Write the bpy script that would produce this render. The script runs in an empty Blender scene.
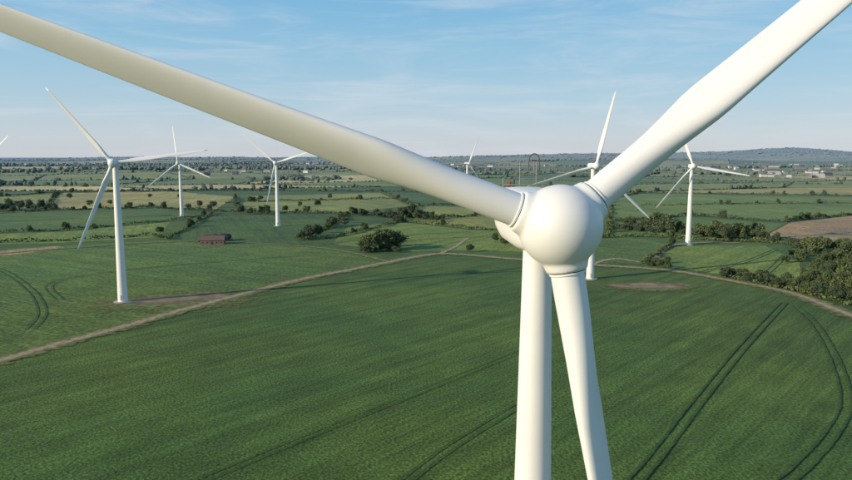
import bpy, bmesh, math, random
import numpy as np
from mathutils import Vector, Matrix, noise as mnoise
random.seed(7); rng=np.random.default_rng(7)
scn=bpy.context.scene
scn.view_settings.view_transform='Standard'; scn.view_settings.look='None'; scn.view_settings.exposure=0
H=64.7; PIT=math.radians(7.07); F=669.0
# ---------- camera
cam=bpy.data.cameras.new('camera'); cam.sensor_width=36; cam.lens=28.27; cam.clip_start=0.5; cam.clip_end=90000
co=bpy.data.objects.new('camera',cam); scn.collection.objects.link(co)
co.location=(0,0,H); co.rotation_euler=(math.radians(90)-PIT,0,0); scn.camera=co
# survey of the site: sighting angles taken from a 64.7 m high station -> metres on the ground
def G(u,v):
    d=240-v; Y=F*math.cos(PIT)+d*math.sin(PIT); Z=-F*math.sin(PIT)+d*math.cos(PIT); t=H/-Z
    return ((u-426)*t, Y*t)
# ---------- sun & sky
EL=math.radians(19); sx,sy=-0.90,-0.436
S=Vector((sx*math.cos(EL),sy*math.cos(EL),math.sin(EL)))
sl=bpy.data.lights.new('sun','SUN'); sl.energy=4.9; sl.angle=math.radians(0.6); sl.color=(1,0.82,0.58)
so=bpy.data.objects.new('sun',sl); scn.collection.objects.link(so); so.rotation_euler=S.to_track_quat('Z','Y').to_euler(); so.location=(-50,-50,200)
w=bpy.data.worlds.new('World'); scn.world=w; w.use_nodes=True
nt=w.node_tree; nt.nodes.clear(); N=nt.nodes.new; L=nt.links.new
out=N('ShaderNodeOutputWorld'); bg=N('ShaderNodeBackground'); bg.inputs[1].default_value=0.10
sky=N('ShaderNodeTexSky'); sky.sky_type='NISHITA'; sky.sun_disc=False; sky.sun_elevation=EL; sky.sun_rotation=math.atan2(sx,sy)
sky.altitude=100; sky.air_density=1.0; sky.dust_density=0.8; sky.ozone_density=1.3
tc=N('ShaderNodeTexCoord'); sp=N('ShaderNodeSeparateXYZ'); L(tc.outputs['Generated'],sp.inputs[0])
gr=N('ShaderNodeValToRGB'); el=gr.color_ramp.elements
el[0].position=0.0; el[0].color=(.62,.66,.71,1); el[1].position=1.0; el[1].color=(.06,.17,.38,1)
for p,c in ((0.03,(.58,.66,.73)),(0.08,(.44,.63,.76)),(0.15,(.31,.57,.77)),(0.23,(.20,.49,.76)),(0.45,(.10,.30,.56))):
    e=el.new(p); e.color=(*c,1)
L(sp.outputs[2],gr.inputs[0])
gs=N('ShaderNodeVectorMath'); gs.operation='SCALE'; gs.inputs['Scale'].default_value=10.0; L(gr.outputs[0],gs.inputs[0])
m0=N('ShaderNodeMix'); m0.data_type='RGBA'; m0.inputs[0].default_value=0.87; L(sky.outputs[0],m0.inputs[6]); L(gs.outputs[0],m0.inputs[7])
def cloud(prev,scale3,rot,sc,lo,hi,amt,detail=9,dist=.7):
    mp=N('ShaderNodeMapping'); mp.inputs['Scale'].default_value=scale3; mp.inputs['Rotation'].default_value=rot
    nz=N('ShaderNodeTexNoise'); nz.inputs['Scale'].default_value=sc; nz.inputs['Detail'].default_value=detail; nz.inputs['Roughness'].default_value=0.62; nz.inputs['Distortion'].default_value=dist
    r=N('ShaderNodeMapRange'); r.interpolation_type='SMOOTHSTEP'; r.inputs[1].default_value=lo; r.inputs[2].default_value=hi; r.inputs[4].default_value=amt
    mx=N('ShaderNodeMix'); mx.data_type='RGBA'; mx.inputs[7].default_value=(6.8,7.3,7.9,1)
    L(tc.outputs['Generated'],mp.inputs[0]); L(mp.outputs[0],nz.inputs[0]); L(nz.outputs[0],r.inputs[0]); L(r.outputs[0],mx.inputs[0]); L(prev,mx.inputs[6]); return mx.outputs[2]
c1=cloud(m0.outputs[2],(1.6,1.0,9.0),(0,0.14,0.2),2.0,.44,.78,.55)
c2=cloud(c1,(1.0,1.0,14.0),(0,-0.08,1.1),3.2,.52,.76,.4)
L(c2,bg.inputs[0]); L(bg.outputs[0],out.inputs[0])

# ---------- materials
HAZE_PAINT=(0.27,0.36,0.46,1)
def base_mat(name,rough=0.8,spec=0.2):
    m=bpy.data.materials.new(name); m.use_nodes=True; t=m.node_tree; b=t.nodes['Principled BSDF']
    b.inputs['Roughness'].default_value=rough; b.inputs['Specular IOR Level'].default_value=spec
    return m,t,b
def painted_haze(t,col,b,Ld=6800.0):  # aerial haze painted into the base colour, fading to blue-grey with distance from origin
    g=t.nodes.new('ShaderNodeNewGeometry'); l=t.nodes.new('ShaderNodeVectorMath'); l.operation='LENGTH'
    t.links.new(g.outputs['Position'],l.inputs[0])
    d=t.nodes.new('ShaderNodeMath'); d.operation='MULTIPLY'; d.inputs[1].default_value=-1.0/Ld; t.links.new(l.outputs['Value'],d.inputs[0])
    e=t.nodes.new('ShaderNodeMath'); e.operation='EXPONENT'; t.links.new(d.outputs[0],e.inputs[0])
    m=t.nodes.new('ShaderNodeMix'); m.data_type='RGBA'; m.inputs[6].default_value=HAZE_PAINT
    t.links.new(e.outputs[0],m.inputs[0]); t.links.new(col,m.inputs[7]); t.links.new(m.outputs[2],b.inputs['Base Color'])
def noise_mul(t,col,vec,scale,lo,hi,detail=3,dist=0.0,fmin=0.3,fmax=0.7):
    n=t.nodes.new('ShaderNodeTexNoise'); n.inputs['Scale'].default_value=scale; n.inputs['Detail'].default_value=detail; n.inputs['Distortion'].default_value=dist
    t.links.new(vec,n.inputs['Vector'])
    r=t.nodes.new('ShaderNodeMapRange'); r.inputs[1].default_value=fmin; r.inputs[2].default_value=fmax; r.inputs[3].default_value=lo; r.inputs[4].default_value=hi
    t.links.new(n.outputs[0],r.inputs[0])
    m=t.nodes.new('ShaderNodeVectorMath'); m.operation='SCALE'; t.links.new(col,m.inputs[0]); t.links.new(r.outputs[0],m.inputs['Scale'])
    return m.outputs[0],n
def mapping(t,src,scale=(1,1,1),rot=(0,0,0)):
    m=t.nodes.new('ShaderNodeMapping'); m.inputs['Scale'].default_value=scale; m.inputs['Rotation'].default_value=rot; t.links.new(src,m.inputs[0]); return m.outputs[0]
def crop_mat(name,useattr=True,col=(0.03,0.08,0.02),fine=0.9,bump=0.6,streak=0.25):
    m,t,b=base_mat(name,0.9,0.1)
    g=t.nodes.new('ShaderNodeNewGeometry'); P=g.outputs['Position']
    if useattr:
        a=t.nodes.new('ShaderNodeAttribute'); a.attribute_name='Col'; c=a.outputs['Color']
        uvn=t.nodes.new('ShaderNodeAttribute'); uvn.attribute_name='rowco'; UV=uvn.outputs['Vector']
    else:
        r=t.nodes.new('ShaderNodeRGB'); r.outputs[0].default_value=(*col,1); c=r.outputs[0]; UV=mapping(t,P,(1,1,1),(0,0,math.radians(42)))
    c,_=noise_mul(t,c,P,0.006,0.85,1.2,3)
    st=mapping(t,UV,(0.22,0.006,1))
    c,_=noise_mul(t,c,st,1.0,1-streak,1+streak*0.7,3)
    st2=mapping(t,UV,(1.1,0.05,1))
    c,_=noise_mul(t,c,st2,1.0,0.80,1.20,2)
    c,n1=noise_mul(t,c,P,fine,0.45,1.6,6,0.2)
    c,_=noise_mul(t,c,P,0.07,0.85,1.15,4)
    n=t.nodes.new('ShaderNodeTexNoise'); n.inputs['Scale'].default_value=0.012; n.inputs['Detail'].default_value=6; t.links.new(P,n.inputs['Vector'])
    r=t.nodes.new('ShaderNodeMapRange'); r.inputs[1].default_value=0.40; r.inputs[2].default_value=0.72; r.inputs[3].default_value=0; r.inputs[4].default_value=0.8; t.links.new(n.outputs[0],r.inputs[0])
    mm=t.nodes.new('ShaderNodeMix'); mm.data_type='RGBA'; mm.blend_type='MULTIPLY'; mm.inputs[7].default_value=(1.55,1.2,0.9,1); t.links.new(r.outputs[0],mm.inputs[0]); t.links.new(c,mm.inputs[6]); c=mm.outputs[2]
    painted_haze(t,c,b)
    bp=t.nodes.new('ShaderNodeBump'); bp.inputs['Strength'].default_value=bump; bp.inputs['Distance'].default_value=0.5
    t.links.new(n1.outputs[0],bp.inputs['Height']); t.links.new(bp.outputs[0],b.inputs['Normal'])
    return m
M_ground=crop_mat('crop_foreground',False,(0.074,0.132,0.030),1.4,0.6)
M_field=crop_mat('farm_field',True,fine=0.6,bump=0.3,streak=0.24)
def simple(name,col,rough=0.8,nscale=1.0,lo=0.8,hi=1.2,spec=0.2,painthaze=True,objc=False,ragged=0):
    m,t,b=base_mat(name,rough,spec)
    r=t.nodes.new('ShaderNodeRGB'); r.outputs[0].default_value=(*col,1)
    g=t.nodes.new('ShaderNodeNewGeometry')
    c,_=noise_mul(t,r.outputs[0],g.outputs['Position'],nscale,lo,hi,4)
    if objc:
        oi=t.nodes.new('ShaderNodeObjectInfo'); mr=t.nodes.new('ShaderNodeMapRange'); mr.inputs[3].default_value=0.75; mr.inputs[4].default_value=1.35
        t.links.new(oi.outputs['Random'],mr.inputs[0]); s=t.nodes.new('ShaderNodeVectorMath'); s.operation='SCALE'; t.links.new(c,s.inputs[0]); t.links.new(mr.outputs[0],s.inputs['Scale']); c=s.outputs[0]
    if painthaze: painted_haze(t,c,b)
    else: t.links.new(c,b.inputs['Base Color'])
    if ragged:
        a=t.nodes.new('ShaderNodeAttribute'); a.attribute_name='edge'
        n=t.nodes.new('ShaderNodeTexNoise'); n.inputs['Scale'].default_value=ragged; n.inputs['Detail'].default_value=6; t.links.new(g.outputs['Position'],n.inputs['Vector'])
        ad=t.nodes.new('ShaderNodeMath'); ad.operation='ADD'; t.links.new(a.outputs['Fac'],ad.inputs[0]); t.links.new(n.outputs[0],ad.inputs[1])
        mr=t.nodes.new('ShaderNodeMapRange'); mr.inputs[1].default_value=0.70; mr.inputs[2].default_value=1.08; t.links.new(ad.outputs[0],mr.inputs[0])
        tr=t.nodes.new('ShaderNodeBsdfTransparent'); ms=t.nodes.new('ShaderNodeMixShader'); o=t.nodes['Material Output']
        t.links.new(mr.outputs[0],ms.inputs[0]); t.links.new(tr.outputs[0],ms.inputs[1]); t.links.new(b.outputs[0],ms.inputs[2]); t.links.new(ms.outputs[0],o.inputs['Surface'])
    return m
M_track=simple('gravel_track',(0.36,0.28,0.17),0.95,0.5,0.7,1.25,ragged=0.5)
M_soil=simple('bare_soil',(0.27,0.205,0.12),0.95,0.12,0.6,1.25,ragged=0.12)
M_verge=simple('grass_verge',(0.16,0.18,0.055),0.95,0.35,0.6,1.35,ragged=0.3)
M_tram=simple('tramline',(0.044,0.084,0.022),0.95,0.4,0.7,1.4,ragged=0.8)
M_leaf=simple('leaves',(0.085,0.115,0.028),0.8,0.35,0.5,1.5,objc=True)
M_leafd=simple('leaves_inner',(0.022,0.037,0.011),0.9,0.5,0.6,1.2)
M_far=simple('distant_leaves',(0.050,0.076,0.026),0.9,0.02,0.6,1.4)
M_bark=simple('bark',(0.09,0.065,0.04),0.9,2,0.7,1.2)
M_white=simple('white_paint',(0.78,0.785,0.78),0.42,0.35,0.96,1.02,0.35,False)
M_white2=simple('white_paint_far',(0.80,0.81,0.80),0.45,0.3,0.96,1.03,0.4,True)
M_dark=simple('dark_rubber',(0.10,0.10,0.10),0.6,2,0.8,1.2,painthaze=False)
M_seam=simple('grey_seam',(0.40,0.40,0.39),0.6,2,0.8,1.2,painthaze=False)
M_steel=simple('galvanised_steel',(0.25,0.25,0.26),0.4,2,0.8,1.2,painthaze=False)
M_orange=simple('orange_beacon',(0.35,0.12,0.05),0.4,2,0.9,1.1,painthaze=False)
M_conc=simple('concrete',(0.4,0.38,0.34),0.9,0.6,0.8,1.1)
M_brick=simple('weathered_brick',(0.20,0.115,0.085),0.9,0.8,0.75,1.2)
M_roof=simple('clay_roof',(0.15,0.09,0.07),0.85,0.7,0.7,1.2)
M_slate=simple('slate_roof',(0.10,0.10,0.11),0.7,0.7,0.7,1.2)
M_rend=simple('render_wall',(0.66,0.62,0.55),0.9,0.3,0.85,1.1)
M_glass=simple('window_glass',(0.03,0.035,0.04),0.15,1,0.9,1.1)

def link(o): scn.collection.objects.link(o); return o
def mesh_obj(name,V,Fc,mats,smooth=False,midx=None,edge=None):
    me=bpy.data.meshes.new(name); me.from_pydata([tuple(v) for v in V],[],[tuple(f) for f in Fc]); 
    for m in mats: me.materials.append(m)
    if smooth: me.polygons.foreach_set('use_smooth',[True]*len(me.polygons))
    if midx is not None: me.polygons.foreach_set('material_index',list(midx))
    if edge is not None: me.attributes.new('edge','FLOAT','POINT').data.foreach_set('value',edge)
    me.update(); return link(bpy.data.objects.new(name,me))
def fast_mesh(name,V,Q,mat,smooth=False):
    me=bpy.data.meshes.new(name); k=Q.shape[1]; me.vertices.add(len(V)); me.vertices.foreach_set('co',V.astype(np.float32).ravel())
    me.loops.add(Q.size); me.loops.foreach_set('vertex_index',Q.astype(np.int32).ravel())
    me.polygons.add(len(Q)); me.polygons.foreach_set('loop_start',np.arange(0,Q.size,k,dtype=np.int32)); 
    me.update(calc_edges=True)
    me.materials.append(mat)
    me.polygons.foreach_set('use_smooth',np.full(len(Q),smooth)); me.update()
    return me
def attrs(me,cols,rots):
    a=me.attributes.new('Col','FLOAT_COLOR','CORNER'); r=me.attributes.new('rowco','FLOAT_VECTOR','CORNER')
    cc=[];rr=[]
    for p,c,an in zip(me.polygons,cols,rots):
        ca,sa=math.cos(an),math.sin(an)
        for li in p.loop_indices:
            v=me.vertices[me.loops[li].vertex_index].co
            cc+= [c[0],c[1],c[2],1]; rr+=[ca*v.x+sa*v.y,-sa*v.x+ca*v.y,0]
    a.data.foreach_set('color',cc); r.data.foreach_set('vector',rr)

# ---------- ground
g=mesh_obj('ground',[(-60000,-3000,0),(60000,-3000,0),(60000,80000,0),(-60000,80000,0)],[(0,1,2,3)],[M_ground])
DG=(0.068,0.125,0.028);MG=(0.095,0.160,0.036);BG=(0.14,0.21,0.045);YG=(0.31,0.30,0.10);TAN=(0.34,0.25,0.135);LG=(0.21,0.25,0.065)
fields=[
 (MG,[(-200,378),(0,360),(60,343),(180,312),(300,281),(385,263),(330,248),(250,243),(170,240),(60,246),(-200,258)],60),
 (TAN,[(-60,252),(0,251),(58,246),(66,248),(20,254),(-60,260)],30),
 (BG,[(-200,250),(60,243),(160,237),(170,222),(60,232),(-200,240)],20),
 (MG,[(-200,238),(60,230),(200,216),(150,207),(0,212),(-200,216)],75),
 (DG,[(168,240),(250,242),(325,245),(345,222),(300,214),(215,214),(170,232)],20),
 (BG,[(400,252),(470,251),(530,252),(530,232),(470,230),(400,222),(348,227),(332,244)],-30),
 (YG,[(45,210),(150,206),(215,210),(235,197),(170,191),(60,193)],10),
 (LG,[(238,210),(345,213),(410,206),(380,193),(250,196)],40),
 (MG,[(545,262),(590,263),(640,265),(670,246),(640,238),(545,240)],50),
 (BG,[(648,264),(720,275),(800,283),(800,262),(765,246),(700,246),(674,247)],-40),
 (BG,[(610,221),(690,215),(780,221),(852,214),(1000,212),(1000,197),(852,197),(640,194),(610,200)],10),
 (TAN,[(765,236),(852,243),(1000,250),(1000,222),(852,216),(790,223)],10),
 (YG,[(640,192),(852,195),(1000,195),(1000,187),(852,185),(650,184)],15),
 (LG,[(400,221),(470,229),(560,232),(560,210),(420,206)],15),
 (MG,[(610,236),(760,238),(785,224),(690,217),(610,223)],15),
 (LG,[(-200,212),(40,209),(55,193),(-200,199)],35),
]
V=[];Fc=[];cols=[];rots=[]
for i,(c,pl,an) in enumerate(fields):
    b0=len(V)
    for p in pl: x,y=G(*p); V.append((x,y,0.04+0.012*i))
    Fc.append(list(range(b0,b0+len(pl)))); cols.append(c); rots.append(math.radians(an))
fo=mesh_obj('field_patchwork',V,Fc,[M_field]); attrs(fo.data,cols,rots)

# ---------- far farmland
def sstep(a,b,x):
    t=min(1,max(0,(x-a)/(b-a))); return t*t*(3-2*t)
def elev(x,y):
    r=sstep(1350,3000,y)
    e=r*(20+15*math.sin(x*0.0009+1.3+y*0.0004)*math.cos(y*0.0019+0.6)+9*math.sin(y*0.0042+x*0.0013)+20*mnoise.noise((x*0.0007,y*0.0010,3)))
    d=x/max(y,1)
    hill=sstep(6000,9500,y)*(185*math.exp(-((d-0.52)/0.17)**2)+80*math.exp(-((d-0.2)/0.16)**2)+34*math.exp(-((d+0.3)/0.25)**2))
    e+=hill*(0.85+0.35*mnoise.noise((x*0.0006,y*0.0003,8)))
    return max(0,e)
pal=[MG,BG,YG,YG,YG,LG,LG,LG,MG,(0.45,0.41,0.18),(0.26,0.28,0.08),TAN,BG]
RA=math.radians(14); CS=300
def node(i,j):
    r=random.Random(i*7919+j*104729); jx=(r.random()-.5)*0.55; jy=(r.random()-.5)*0.5
    a=(i+jx+0.5*(j%2))*CS*1.15; b=(j+jy)*CS*0.95
    x=a*math.cos(RA)-b*math.sin(RA); y=a*math.sin(RA)+b*math.cos(RA); return x,y
V=[];Fc=[];cols=[];rots=[];idx={}
edges=set()
def nid(i,j):
    if (i,j) not in idx:
        x,y=node(i,j); idx[(i,j)]=len(V); V.append((x,y,elev(x,y)+0.35))
    return idx[(i,j)]
cellcol={}
for j in range(-25,62):
    for i in range(-45,50):
        cx,cy=node(i,j); cx2,cy2=node(i+1,j+1); mxx,myy=(cx+cx2)/2,(cy+cy2)/2
        if myy<1330 or myy>14000 or abs(mxx)>0.78*myy+500: continue
        q=[nid(i,j),nid(i+1,j),nid(i+1,j+1),nid(i,j+1)]
        Fc.append(q); c=random.choice(pal)
        same=random.random()<0.3 and (i-1,j) in cellcol
        if same: c=cellcol[(i-1,j)]
        cellcol[(i,j)]=c
        k=1 if same else random.uniform(.85,1.15); cols.append(tuple(v*k for v in c)); rots.append(random.uniform(0,3.1))
        es=list(zip(q,q[1:]+q[:1]))
        if same: es=es[:3]
        for a,b in es: edges.add((min(a,b),max(a,b)))
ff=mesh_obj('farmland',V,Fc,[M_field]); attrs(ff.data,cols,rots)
FV=V
# ---------- distant trees
bm=bmesh.new(); bmesh.ops.create_icosphere(bm,subdivisions=1,radius=1); icoV=np.array([v.co[:] for v in bm.verts]); icoF=np.array([[v.index for v in f.verts] for f in bm.faces]); bm.free()
def clumps(name,C,R,Hh,mat):
    n=len(C); C=np.array(C);R=np.array(R);Hh=np.array(Hh)
    jit=1+rng.uniform(-.35,.35,(n,len(icoV),1))
    V=icoV[None]*jit; V=V*np.stack([R*rng.uniform(.8,1.2,n),R*rng.uniform(.8,1.2,n),Hh*0.55],1)[:,None,:]
    V=V+C[:,None,:]; V[:,:,2]+=(Hh*0.42)[:,None]
    Q=icoF[None]+(np.arange(n)*len(icoV))[:,None,None]
    me=fast_mesh(name,V.reshape(-1,3),Q.reshape(-1,3),mat,False); return link(bpy.data.objects.new(name,me))
C=[];R=[];Hh=[]
for a,b in sorted(edges):
    if random.random()<0.12: continue
    p=Vector(FV[a]);q=Vector(FV[b]); m=(p+q)/2; d=m.y; Ln=(q-p).length
    sp_=4.2+d*0.0015
    dens=random.choice([0.1,0.25,0.5,1.2]); n=int(Ln/sp_)
    for k in range(n):
        t=(k+random.random())/n; pt=p.lerp(q,t); 
        tree=random.random()<dens*0.16
        h=random.uniform(6,13) if tree else random.uniform(2.0,3.8)
        C.append((pt.x+random.gauss(0,1),pt.y+random.gauss(0,1),pt.z-0.3)); R.append((random.uniform(3.5,6.5) if tree else min(sp_*0.6,2.5+d*0.0004))); Hh.append(h)
for k in range(52):
    y=1450*math.exp(random.random()*2.1); x=random.uniform(-.75,.75)*y
    if y<1700 and abs(x)<200: continue
    Lx=random.uniform(40,110)*(1+y/6000); Ly=random.uniform(20,50)
    for s in range(int(30+Lx*0.35)):
        px=x+random.gauss(0,Lx); py=y+random.gauss(0,Ly)
        C.append((px,py,elev(px,py))); R.append(random.uniform(4,8)*(1+y/9000)); Hh.append(random.uniform(8,13))
for k in range(1300):
    y=random.uniform(7500,13500); x=random.uniform(-.75,.75)*y
    C.append((x,y,elev(x,y))); R.append(random.uniform(12,30)); Hh.append(random.uniform(9,14))
clumps('distant_tree_mass',C,R,Hh,M_far)

# ---------- ribbons
def cr(pts,n=8):
    o=[]; P=[pts[0]]+list(pts)+[pts[-1]]
    for i in range(1,len(P)-2):
        p0,p1,p2,p3=[np.array(P[k],float) for k in (i-1,i,i+1,i+2)]
        for s in range(n):
            t=s/n; o.append(0.5*((2*p1)+(-p0+p2)*t+(2*p0-5*p1+4*p2-p3)*t*t+(-p0+3*p1-3*p2+p3)*t**3))
    o.append(np.array(P[-2],float)); return o
def ribbon(name,pts,width,z,mat,n=10,ragged=0.15,off=0):
    P=cr([G(*p) for p in pts],n); V=[];Fc=[];ed=[]
    for i,p in enumerate(P):
        d=P[min(i+1,len(P)-1)]-P[max(i-1,0)]; d/=np.linalg.norm(d)+1e-9; nn=np.array([-d[1],d[0]])
        wl=width/2*(1+random.uniform(-ragged,ragged)); wr=width/2*(1+random.uniform(-ragged,ragged))
        V+=[(*(p+nn*(off+wl)),z),(*(p+nn*off),z),(*(p+nn*(off-wr)),z)]; ed+=[0,1,0]
        if i: k=3*i; Fc+=[(k-3,k-2,k+1,k),(k-2,k-1,k+2,k+1)]
    return mesh_obj(name,V,Fc,[mat],edge=ed)
track=[(-200,400),(-60,375),(0,361),(60,344),(120,328),(180,311),(240,295),(300,280),(350,270),(390,262),(440,254),(500,258),(545,262),(590,265),(640,268),(680,272),(720,279),(790,293),(852,316),(950,350)]
ribbon('verge',track,16,0.26,M_verge,12,0.3)
ribbon('farm_track',track,6.5,0.29,M_track,12,0.18)
t2=[(590,265),(615,259),(650,262),(668,247),(700,243),(740,243)]
ribbon('farm_track',t2,6.5,0.30,M_track,10,.18)
t3=[(440,254),(455,247),(468,238)]
ribbon('farm_track',t3,5,0.30,M_track,10,.18)
t4=[(-200,262),(-60,258),(60,249),(170,242),(250,243),(330,249),(390,262)]
ribbon('grass_path',t4,8,0.27,M_verge,10,.3)
def blob(name,u,v,rx,ry,z,mat,seed=0,rot=0):
    x,y=G(u,v); V=[(x,y,z)]; ed=[1]
    for k in range(40):
        a=k/40*2*math.pi; r=1+0.35*mnoise.noise((math.cos(a)*1.5+seed,math.sin(a)*1.5,seed)); px=r*rx*math.cos(a);py=r*ry*math.sin(a)
        V.append((x+px*math.cos(rot)-py*math.sin(rot),y+px*math.sin(rot)+py*math.cos(rot),z)); ed.append(0)
    return mesh_obj(name,V,[(0,1+k,1+(k+1)%40) for k in range(40)],[mat],edge=ed)
blob('grass_verge',185,300,60,30,0.24,M_verge,3,0.35)
blob('bare_ground',180,299,46,12,0.275,M_soil,4,0.3)
blob('grass_verge',655,287,38,16,0.24,M_verge,5,0.1)
blob('bare_ground',650,286,30,10,0.275,M_soil,6,0.1)
def tram(pts,gap=2.0,w=0.55):
    ribbon('tramline_left',pts,w*1.6,0.30,M_tram,12,.3,gap/2); ribbon('tramline_right',pts,w*1.6,0.30,M_tram,12,.3,-gap/2)
tram([(620,500),(660,452),(700,400),(745,345),(784,303)],2.6,.6)
tram([(760,500),(800,470),(835,430),(846,400),(835,360),(815,325),(795,306)],2.6,.6)
tram([(395,490),(450,448),(520,405)],2.2,.4)
tram([(180,490),(300,440),(420,392),(520,352)],2.2,.3)
tram([(-40,262),(0,270),(30,290),(42,312),(30,330)],3,.6)
tram([(60,300),(50,285),(90,275),(180,265),(300,256)],3,.5)
tram([(330,244),(400,236),(470,232)],3,.6); tram([(360,249),(420,240),(500,236)],3,.6)
tram([(700,273),(745,262),(775,250)],3,.6); tram([(760,279),(775,266),(785,255)],3,.6)

# ---------- leafy trees
def leaf_quads(cent,size):
    n=len(cent); a=rng.normal(size=(n,3)); a/=np.linalg.norm(a,axis=1)[:,None]; b=rng.normal(size=(n,3)); b-= (a*b).sum(1)[:,None]*a; b/=np.linalg.norm(b,axis=1)[:,None]
    s=(size*rng.uniform(.6,1.3,n))[:,None]
    return np.stack([cent-a*s-b*s*.7,cent+a*s-b*s*.5,cent+a*s*.8+b*s*.8,cent-a*s*.7+b*s*.6],1).reshape(-1,3)
def tree_mesh(seed,hh=11,rad=5.0,nq=1500,trunk=True):
    r=np.random.default_rng(seed); V=[];Q=[];mi=[]
    def tube(p0,p1,r0,r1,k=6):
        p0=np.array(p0,float);p1=np.array(p1,float); d=(p1-p0)/np.linalg.norm(p1-p0); u=np.cross(d,[0.3,1,0.2]); u/=np.linalg.norm(u); w_=np.cross(d,u); b0=len(V)
        for p,rr in((p0,r0),(p1,r1)):
            for q in range(k): a=q/k*6.283; V.append(p+rr*(math.cos(a)*u+math.sin(a)*w_))
        for q in range(k): Q.append((b0+q,b0+(q+1)%k,b0+k+(q+1)%k,b0+k+q)); mi.append(0)
    top=hh*0.45
    if trunk:
        tube((0,0,-.3),(0.1,0,top),hh*.035,hh*.022)
        for k in range(5):
            a=k*1.256+r.random(); tube((0.05,0,top*(.6+.08*k)),(rad*.55*math.cos(a),rad*.55*math.sin(a),hh*(.55+.06*k)),hh*.016,hh*.006)
    bl=[]
    for k in range(13):
        a=r.uniform(0,6.28); z=r.uniform(.25,.86); rr=rad*(0.62*math.sqrt(max(0,1-((z-.5)/.5)**2)))*r.uniform(.6,1.1)
        bl.append((rr*math.cos(a),rr*math.sin(a),hh*z,rad*r.uniform(.32,.5)))
    bl.append((0,0,hh*.6,rad*.6))
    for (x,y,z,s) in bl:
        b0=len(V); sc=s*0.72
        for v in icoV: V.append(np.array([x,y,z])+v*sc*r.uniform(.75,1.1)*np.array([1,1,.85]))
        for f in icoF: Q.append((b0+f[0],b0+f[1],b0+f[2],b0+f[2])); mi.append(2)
    V=np.array(V); per=nq//len(bl); cs=[]
    for (x,y,z,s) in bl:
        d=r.normal(size=(per,3)); d/=np.linalg.norm(d,axis=1)[:,None]; cs.append(np.array([x,y,z])+d*s*r.uniform(.75,1.12,(per,1))*np.array([1,1,.85]))
    cs=np.concatenate(cs); cs=cs[cs[:,2]>hh*.05]; LV=leaf_quads(cs,np.full(len(cs),0.36)*hh/11)
    faces=[list(dict.fromkeys(q)) for q in Q]
    b0=len(V); LQ=[(b0+4*i,b0+4*i+1,b0+4*i+2,b0+4*i+3) for i in range(len(cs))]
    me=bpy.data.meshes.new('tree'); me.from_pydata(np.concatenate([V,LV]).tolist(),[],faces+LQ)
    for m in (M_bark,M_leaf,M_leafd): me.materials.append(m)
    me.polygons.foreach_set('material_index',mi+[1]*len(LQ)); me.update(); return me
TM=[tree_mesh(s,11,r_) for s,r_ in ((1,5.2),(2,4.6),(3,5.8),(4,4.2),(5,5.4))]
BM=[tree_mesh(s,5,3.4,700,False) for s in (11,12,13)]
def tree(u,v,h,bush=False):
    x,y=G(u,v); me=random.choice(BM if bush else TM); o=bpy.data.objects.new('bush' if bush else 'tree',me); s=h/(5 if bush else 11)
    o.location=(x,y,0.02); o.rotation_euler=(0,0,random.uniform(0,6.28)); o.scale=(s*random.uniform(.9,1.2),s*random.uniform(.9,1.2),s*random.uniform(.92,1.08)); link(o)
for u,v,h in [(364,250,10),(371,252,13),(379,251,15),(388,250,16),(396,249,14),(383,247,14),
   (301,240,8),(311,238,10),(318,237,11),(326,233,8),(241,214,11),(250,215,9),(262,214,10),(268,215,8),(160,234,7),
   (10,209,14),(20,210,13),(30,209,12),(42,209,12),(50,210,9),(352,215,11),(362,216,9),(376,217,9),(402,218,14),(411,218,16),(418,219,12),(432,220,9),(437,222,8),
   (495,242,7),(505,246,8),(470,252,6),(345,226,8),(285,212,9),(130,209,9),(95,230,6),(30,232,6),
   (625,226,9),(632,229,10),(648,230,13),(657,231,17),(664,232,16),(672,234,13),(681,234,11),(700,237,12),(709,238,11),(717,238,14),(727,239,13),(737,239,14),(746,240,12),(756,240,14),(765,241,9),
   (790,248,8),(800,252,10),(808,254,13),(818,256,13),(828,252,10),(838,255,12),(846,258,13),(860,262,13),(800,262,8),
   (842,292,10),(850,297,11),(860,300,11),(830,288,9),(812,284,8),(820,286,6),(805,280,7),(787,283,6),(833,274,8),(842,276,9),(815,272,8),(848,284,10),(852,270,11),(838,264,10),(824,265,8),(870,285,11),(865,275,11),
   (660,268,6),(655,266,4),(668,269,5),(90,206,9),(110,205,8),(200,207,10),(213,208,9),(300,207,8),(318,206,9),(-20,214,12),(-50,214,12),(180,199,10),(150,198,8),(70,199,9),(260,201,9),(330,199,10),(360,200,8)]:
    tree(u,v,h)
for k in range(34):
    t=k/33; tree(722+t*150+random.uniform(-3,3),275+t*30+random.uniform(-2,2),random.uniform(3.5,6.5),True)
for k in range(34): tree(random.uniform(785,880),random.uniform(250,292),random.uniform(3,7),True)
for k in range(12): tree(random.uniform(645,672),random.uniform(262,268),random.uniform(2,4),True)
for k in range(60): t=random.random(); tree(615+t*150,228+t*12+random.uniform(-1,2),random.uniform(3,7),True)
for k in range(14): tree(random.uniform(362,400),random.uniform(249,253),random.uniform(3,5),True)
for k in range(22): t=random.random(); tree(350+t*90,215+t*5+random.uniform(-1,1),random.uniform(4,8),True)
for k in range(18): t=random.random(); tree(-60+t*115,210+random.uniform(-1,1),random.uniform(4,9),True)
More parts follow.
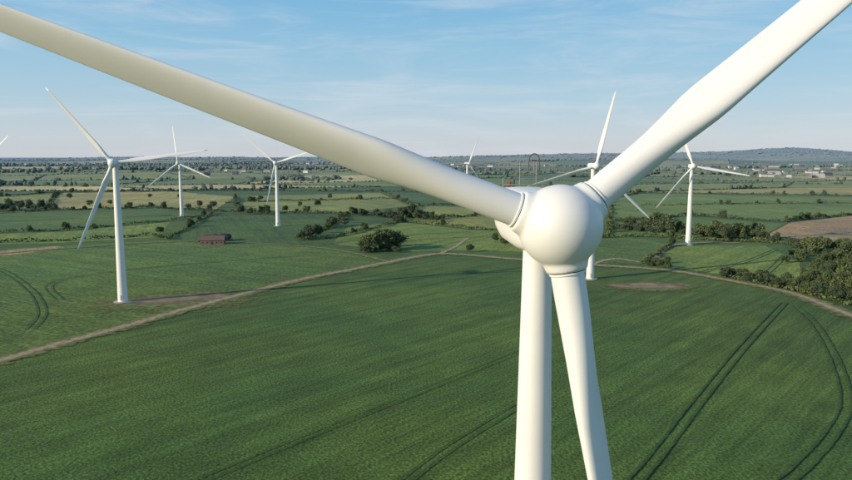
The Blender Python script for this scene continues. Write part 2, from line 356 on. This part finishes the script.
# hedgerows
def hedge(pts,h=2.6,w=2.4,dens=5.0,treep=0.022):
    P=[G(*p) for p in pts]; cs=[]
    for (x0,y0),(x1,y1) in zip(P,P[1:]):
        Ln=math.hypot(x1-x0,y1-y0); n=int(Ln*dens*h/2.2)
        t=rng.random(n); hx=x0+(x1-x0)*t; hy=y0+(y1-y0)*t
        wob=1.5*np.sin(hx*.05)+1.0*np.sin(hy*.09+hx*.02)
        hv=h*(0.85+0.35*np.sin(hx*.11+hy*.07)+0.2*np.sin(hx*.43)); a=rng.uniform(0,3.14,n); rr=w*.55
        dx,dy=-(y1-y0)/Ln,(x1-x0)/Ln
        cs.append(np.stack([hx+dx*(np.cos(a)*rr+wob),hy+dy*(np.cos(a)*rr+wob),0.2+hv*(0.25+0.75*np.sin(a))*rng.uniform(.5,1,n)],1))
        for k in range(int(Ln*treep)):
            t=random.random(); x=x0+(x1-x0)*t;y=y0+(y1-y0)*t
            o=bpy.data.objects.new('tree',random.choice(TM)); s=random.uniform(.35,.95); o.location=(x,y,0); o.scale=(s,s,s*.95); o.rotation_euler=(0,0,random.uniform(0,6.28)); link(o)
    cs=np.concatenate(cs); V=leaf_quads(cs,np.full(len(cs),.58)); Q=np.arange(len(V)).reshape(-1,4)
    me=fast_mesh('hedgerow',V,Q,M_leaf); link(bpy.data.objects.new('hedgerow',me))
hedge([(-200,250),(0,243),(60,241),(150,236),(168,240)],treep=.01)
hedge([(-200,240),(60,231),(170,221),(205,215)],2.6,treep=.014)
hedge([(-200,217),(0,213),(150,208),(225,212)],3.8,treep=.035)
hedge([(45,211),(60,192)],3); hedge([(-200,200),(0,197),(60,193),(230,191),(400,192),(520,196)],4,treep=.04)
hedge([(168,240),(215,213)],3); hedge([(300,240),(330,228),(350,214)],3.6,treep=.05)
hedge([(305,241),(330,239),(400,222),(470,229),(540,232)],3.0)
hedge([(225,212),(345,214),(440,219),(540,212)],4,treep=.04)
hedge([(235,196),(238,211)],3.6); hedge([(410,205),(380,192)],3.6)
hedge([(225,203),(300,201),(395,199)],3.4); hedge([(400,222),(420,206),(540,203)],3.4)
hedge([(545,240),(640,237),(700,240),(765,243)],3.6,treep=.03)
hedge([(610,222),(690,216),(782,222),(852,215),(1000,211)],3.8,treep=.035)
hedge([(600,200),(640,193),(852,196),(1000,196)],4,treep=.04)
hedge([(765,243),(800,246),(852,250),(1000,258)],3.6,treep=.05)
hedge([(645,264),(672,246)],3); hedge([(610,236),(610,200)],3)
hedge([(640,184),(852,185),(1000,186)],4,treep=.04); hedge([(640,206),(760,204),(1000,203)],3,treep=.02)
hedge([(722,277),(790,291),(852,306),(960,335)],2.8,treep=0)

# ---------- buildings
def building(name,x,y,L_,W,hw,hr,rot,wall,roof,z0=0,nwin=5):
    e=link(bpy.data.objects.new(name,None)); e.location=(x,y,z0); e.rotation_euler=(0,0,rot)
    a,b=L_/2,W/2
    V=[(-a,-b,-1),(a,-b,-1),(a,b,-1),(-a,b,-1),(-a,-b,hw),(a,-b,hw),(a,b,hw),(-a,b,hw),(-a,0,hw+hr),(a,0,hw+hr)]
    o=mesh_obj('walls',V,[(0,1,5,4),(2,3,7,6),(1,2,6,9,5),(3,0,4,8,7)],[wall]); o.parent=e
    q=.5; s=hr/b; V=[]; Fr=[]
    for sg in(-1,1):
        k=len(V); V+=[(-a-q,sg*(b+q),hw-q*s+.12),(a+q,sg*(b+q),hw-q*s+.12),(a+q,0,hw+hr+.12),(-a-q,0,hw+hr+.12),(-a-q,sg*(b+q),hw-q*s-.1),(a+q,sg*(b+q),hw-q*s-.1)]
        Fr+=[(k,k+1,k+2,k+3),(k,k+1,k+5,k+4)]
    o=mesh_obj('roof',V,Fr,[roof]); o.parent=e
    V=[];Fw=[]
    for i in range(nwin):
        cx=-a+L_*(i+.5)/nwin
        for sg in (-1,1):
            if i==nwin//2: z1,z2,hh2=0,2.2,.9
            else: z1,z2,hh2=1.0,2.1,.55
            k=len(V); yy=sg*(b+.03); V+=[(cx-hh2,yy,z1),(cx+hh2,yy,z1),(cx+hh2,yy,z2),(cx-hh2,yy,z2)]; Fw.append((k,k+1,k+2,k+3))
    o=mesh_obj('windows_and_doors',V,Fw,[M_glass]); o.parent=e
    V=[(-a*.6-.4,-.3,hw),(-a*.6+.4,-.3,hw),(-a*.6+.4,.3,hw),(-a*.6-.4,.3,hw)]; V+=[(v[0],v[1],hw+hr+1.1) for v in V]
    o=mesh_obj('chimney',V,[(0,1,5,4),(1,2,6,5),(2,3,7,6),(3,0,4,7),(4,5,6,7)],[wall]); o.parent=e
    return e
x,y=G(213,244); building('brick_barn',x,y,17,7,3.6,2.8,.12,M_brick,M_roof)
x,y=G(222,241); building('brick_barn',x,y,9,6,3,2.3,1.3,M_brick,M_slate)
x,y=G(203,243); building('brick_barn',x,y,6,5,2.6,1.8,.1,M_brick,M_slate)
for k in range(5): tree(205+k*6+random.uniform(-2,2),240,random.uniform(3,5),True)
for k in range(34):
    y=random.uniform(1900,2900); x=y*random.uniform(.45,.62); big=k<9
    building('farm_shed' if big else 'village_house',x,y,36 if big else random.uniform(12,20),15 if big else 9,6.5,3.5,random.uniform(-.6,.6),M_rend if k%3 else M_brick,random.choice([M_slate,M_roof,M_rend]),elev(x,y)+.8)
for vx in (-.52,-.3,-.16,.08,.22,.34):
    y0=random.uniform(2000,4200)
    for k in range(11):
        y=y0+random.gauss(0,90); x=y0*vx+random.gauss(0,110)
        building('village_house',x,y,random.uniform(12,24),9,6.5,3.5,random.uniform(-.8,.8),random.choice([M_rend,M_rend,M_brick]),random.choice([M_slate,M_roof]),elev(x,y)+.8)

# ---------- wind turbines
NP=32
def blade_mesh(name,mat,root_r=0.78,R1=40.0,r0=2.1,maxc=2.5,p0=-50,seg=46):
    V=[];Fc=[]
    rs=[r0+(R1-r0)*((i/seg)**1.15) for i in range(seg+1)]
    sg=1 if p0>0 else -1; p0=abs(p0)
    for r in rs:
        f=(r-r0)/(R1-r0)
        bl=sstep(0.02,0.20,f)
        c=np.interp(f,[0,.04,.12,.18,.3,.5,.75,.93,.98,1],[1.55,1.6,2.2,maxc,2.2,1.7,1.2,.85,.55,.12])
        t=np.interp(f,[0,.12,.2,.4,1],[.8,.5,.36,.24,.15])
        pit=sg*math.radians(np.interp(f,[0,.15,.3,.5,1],[p0+3,p0,p0-1,p0-7,p0-14])); ca,sa=math.cos(pit),math.sin(pit)
        for k in range(NP):
            a=2*math.pi*k/NP
            cx,cy=root_r*math.cos(a),root_r*math.sin(a)
            ax=c*(.5*math.cos(a)-.06); ay=t*c*.5*math.sin(a)*(.30+.70*(1+math.cos(a))/2)*1.25
            X=cx*(1-bl)+ax*bl; Y=cy*(1-bl)+ay*bl
            V.append((X*ca-Y*sa,X*sa+Y*ca-1.2*f*f,r))
    for i in range(seg):
        for k in range(NP):
            a=i*NP+k;b=i*NP+(k+1)%NP; Fc.append((a,b,b+NP,a+NP))
    Fc.append([seg*NP+k for k in range(NP)])
    me=bpy.data.meshes.new(name); me.from_pydata(V,[],Fc); me.materials.append(mat); me.polygons.foreach_set('use_smooth',[True]*len(me.polygons)); me.update(); return me
def revolve(prof,k=48,axis='Z'):
    V=[];Fc=[]
    for (r,z) in prof:
        for q in range(k):
            a=q/k*2*math.pi
            V.append((r*math.cos(a),r*math.sin(a),z) if axis=='Z' else (r*math.cos(a),z,r*math.sin(a)))
    for i in range(len(prof)-1):
        for q in range(k):
            a=i*k+q;b=i*k+(q+1)%k; Fc.append((a,b,b+k,a+k))
    Fc.append(list(range(k))); Fc.append([len(prof)*k-k+q for q in range(k)])
    return V,Fc
def smooth_by_angle(o,ang=40):
    me=o.data; bm=bmesh.new(); bm.from_mesh(me); bmesh.ops.recalc_face_normals(bm,faces=bm.faces)
    for e in bm.edges:
        if len(e.link_faces)==2 and e.calc_face_angle(0)>math.radians(ang): e.smooth=False
    for f in bm.faces: f.smooth=True
    bm.to_mesh(me); bm.free()
def hub_obj(mat):
    bm=bmesh.new()
    bmesh.ops.create_uvsphere(bm,u_segments=48,v_segments=32,radius=1,matrix=Matrix.Diagonal((1.95,2.15,1.95,1)))
    for k in range(3):
        m=Matrix.Rotation(k*2*math.pi/3,4,'Y')@Matrix.Translation((0,0,1.2))
        bmesh.ops.create_cone(bm,cap_ends=True,segments=40,radius1=1.45,radius2=0.95,depth=1.85,matrix=m)
    bmesh.ops.create_cone(bm,cap_ends=True,segments=40,radius1=1.5,radius2=1.5,depth=1.6,matrix=Matrix.Translation((0,1.6,0))@Matrix.Rotation(math.pi/2,4,'X'))
    me=bpy.data.meshes.new('hub'); bm.to_mesh(me); bm.free(); me.materials.append(mat); o=link(bpy.data.objects.new('hub',me))
    r=o.modifiers.new('r','REMESH'); r.mode='VOXEL'; r.voxel_size=0.06; r.use_smooth_shade=True
    s=o.modifiers.new('s','SMOOTH'); s.iterations=20; s.factor=.6
    return o
B_near=blade_mesh('blade',M_white); B_far=blade_mesh('blade_far',M_white2,seg=24,p0=-32)
def par(o,p): o.parent=p; return o
def turbine(x,y,hubz,yaw,phi,near=False,rt=1.15,rb=2.1,z0=0):
    mat=M_white if near else M_white2
    e=link(bpy.data.objects.new('wind_turbine',None)); e.location=(x,y,z0); e.rotation_euler=(0,0,math.radians(yaw))
    ztop=hubz-1.35
    prof=[(rb+.25,0),(rb+.25,.35),(rb,.36)]; n=3
    for i in range(1,n+1):
        f=i/n; r=rb+(rt-rb)*f; z=.36+(ztop-.36)*f
        prof.append((r,z)); 
        if i<n: prof+= [(r+.03,z+.02),(r+.03,z+.14),(r,z+.16)]
    V,Fc=revolve(prof); o=par(mesh_obj('tower',V,Fc,[mat]),e); smooth_by_angle(o,30)
    V,Fc=revolve([(rb+1.8,-.2),(rb+1.8,.4),(rb+1.2,.42)]); o=par(mesh_obj('foundation',V,Fc,[M_conc]),e)
    V=[(-.5,-rb-.04,1.2),(.5,-rb-.04,1.2),(.5,-rb+.02,3.4),(-.5,-rb+.02,3.4)]; par(mesh_obj('door',V,[(0,1,2,3)],[M_seam]),e)
    V,Fc=revolve([(rt+.25,ztop-.1),(rt+.3,ztop+.35)]); par(mesh_obj('yaw_bearing',V,Fc,[mat]),e)
    secs=[(-3.0,1.25,1.25,0),(-2.2,1.5,1.5,0),(-.5,1.65,1.6,.0),(3,1.65,1.6,0),(5.2,1.5,1.45,.08),(6.0,1.25,1.2,.12)]
    V=[];Fc=[];K=32
    for (yy,hw_,hh_,dz) in secs:
        for k in range(K):
            a=2*math.pi*k/K; c_,s_=math.cos(a),math.sin(a); p=.55
            V.append((hw_*math.copysign(abs(c_)**p,c_),yy,hubz+dz+hh_*math.copysign(abs(s_)**p,s_)))
    for i in range(len(secs)-1):
        for k in range(K): a=i*K+k;b=i*K+(k+1)%K; Fc.append((a,b,b+K,a+K))
    Fc+= [list(range(K)),[len(V)-K+k for k in range(K)]]
    o=par(mesh_obj('nacelle',V,Fc,[mat]),e); smooth_by_angle(o,50)
    rot=link(bpy.data.objects.new('rotor',None)); rot.parent=e; rot.location=(0,-4.5,hubz+.1); rot.rotation_euler=(math.radians(-4),0,0)
    h=par(hub_obj(mat) if near else link(bpy.data.objects.new('hub',HUBM)),rot); h.rotation_euler=(0,math.radians(90-phi),0)
    for k in range(3):
        b=link(bpy.data.objects.new('blade_%d'%(k+1),B_near if near else B_far)); b.parent=rot; b.rotation_euler=(0,math.radians(90-phi)+k*2*math.pi/3,0)
        if near:
            V,Fc=revolve([(.78,2.08),(.83,2.09),(.83,2.14),(.78,2.15)]); s=par(mesh_obj('root_seal',V,Fc,[M_dark]),rot); s.rotation_euler=b.rotation_euler
            V,Fc=revolve([(.78,2.15),(.85,2.155),(.85,2.24),(.77,2.26)]); s=par(mesh_obj('root_collar',V,Fc,[mat]),rot); s.rotation_euler=b.rotation_euler; smooth_by_angle(s,30)
    def rod(p0,p1,r,m,name='mast_part'):
        p0=Vector(p0);p1=Vector(p1); d=p1-p0; V,Fc=revolve([(r,0),(r,d.length)],10); o=par(mesh_obj(name,V,Fc,[m]),e); o.location=p0; o.rotation_mode='QUATERNION'; o.rotation_quaternion=d.to_track_quat('Z','Y'); return o
    zt=hubz+1.55
    if near:
        for xx in (-.1,.9): rod((xx,4.6,zt),(xx,4.6,zt+1.5),.035,M_steel,'weather_mast')
        rod((-.1,4.6,zt+.9),(.9,4.6,zt+.9),.03,M_steel,'mast_crossbar'); rod((-.1,4.6,zt+.45),(.9,4.6,zt+.45),.03,M_steel,'mast_crossbar')
        pts=[]
        for q in range(13): a=math.pi*q/12; pts.append(Vector((.75+.32*math.cos(a),4.6,zt+1.5+.45*math.sin(a))))
        for p,q in zip(pts,pts[1:]): rod(p,q,.03,M_dark,'lightning_hoop')
        rod((.43,4.6,zt+.9),(.43,4.6,zt+1.5),.03,M_dark,'lightning_hoop'); rod((1.07,4.6,zt+.9),(1.07,4.6,zt+1.5),.03,M_dark,'lightning_hoop')
        rod((.75,4.6,zt+.9),(.75,4.6,zt+1.55),.025,M_steel,'anemometer'); rod((.6,4.6,zt+1.55),(.9,4.6,zt+1.55),.05,M_dark,'anemometer')
        rod((-.7,4.8,zt-.1),(-.7,4.8,zt+.3),.12,M_orange,'beacon'); rod((-.45,4.8,zt-.1),(-.45,4.8,zt+.4),.10,M_dark,'beacon')
        rod((-1.1,4.6,zt+.1),(.9,4.6,zt+.1),.04,M_steel,'guard_rail'); rod((-1.1,4.6,zt-.1),(-1.1,4.6,zt+.5),.03,M_steel,'guard_rail')
    else:
        rod((.3,4.6,zt),(.3,4.6,zt+1.4),.06,M_steel,'weather_mast')
    return e
_h=hub_obj(M_white2); dg=bpy.context.evaluated_depsgraph_get(); HUBM=bpy.data.meshes.new_from_object(_h.evaluated_get(dg)); bpy.data.objects.remove(_h)
turbine(5.97,35.5,61.4,3.4,39.5,True,rt=.76,rb=1.9)
for (u,v,hz,yaw,phi) in [(123,302,62,12,8),(182,217,58,-5,97),(278,226,59,0,18),(467,206,56,25,66),(688,245,58,-8,-10),(590,279,60,5,76),(-12,222,58,5,45)]:
    x,y=G(u,v); turbine(x,y,hz,yaw,phi)
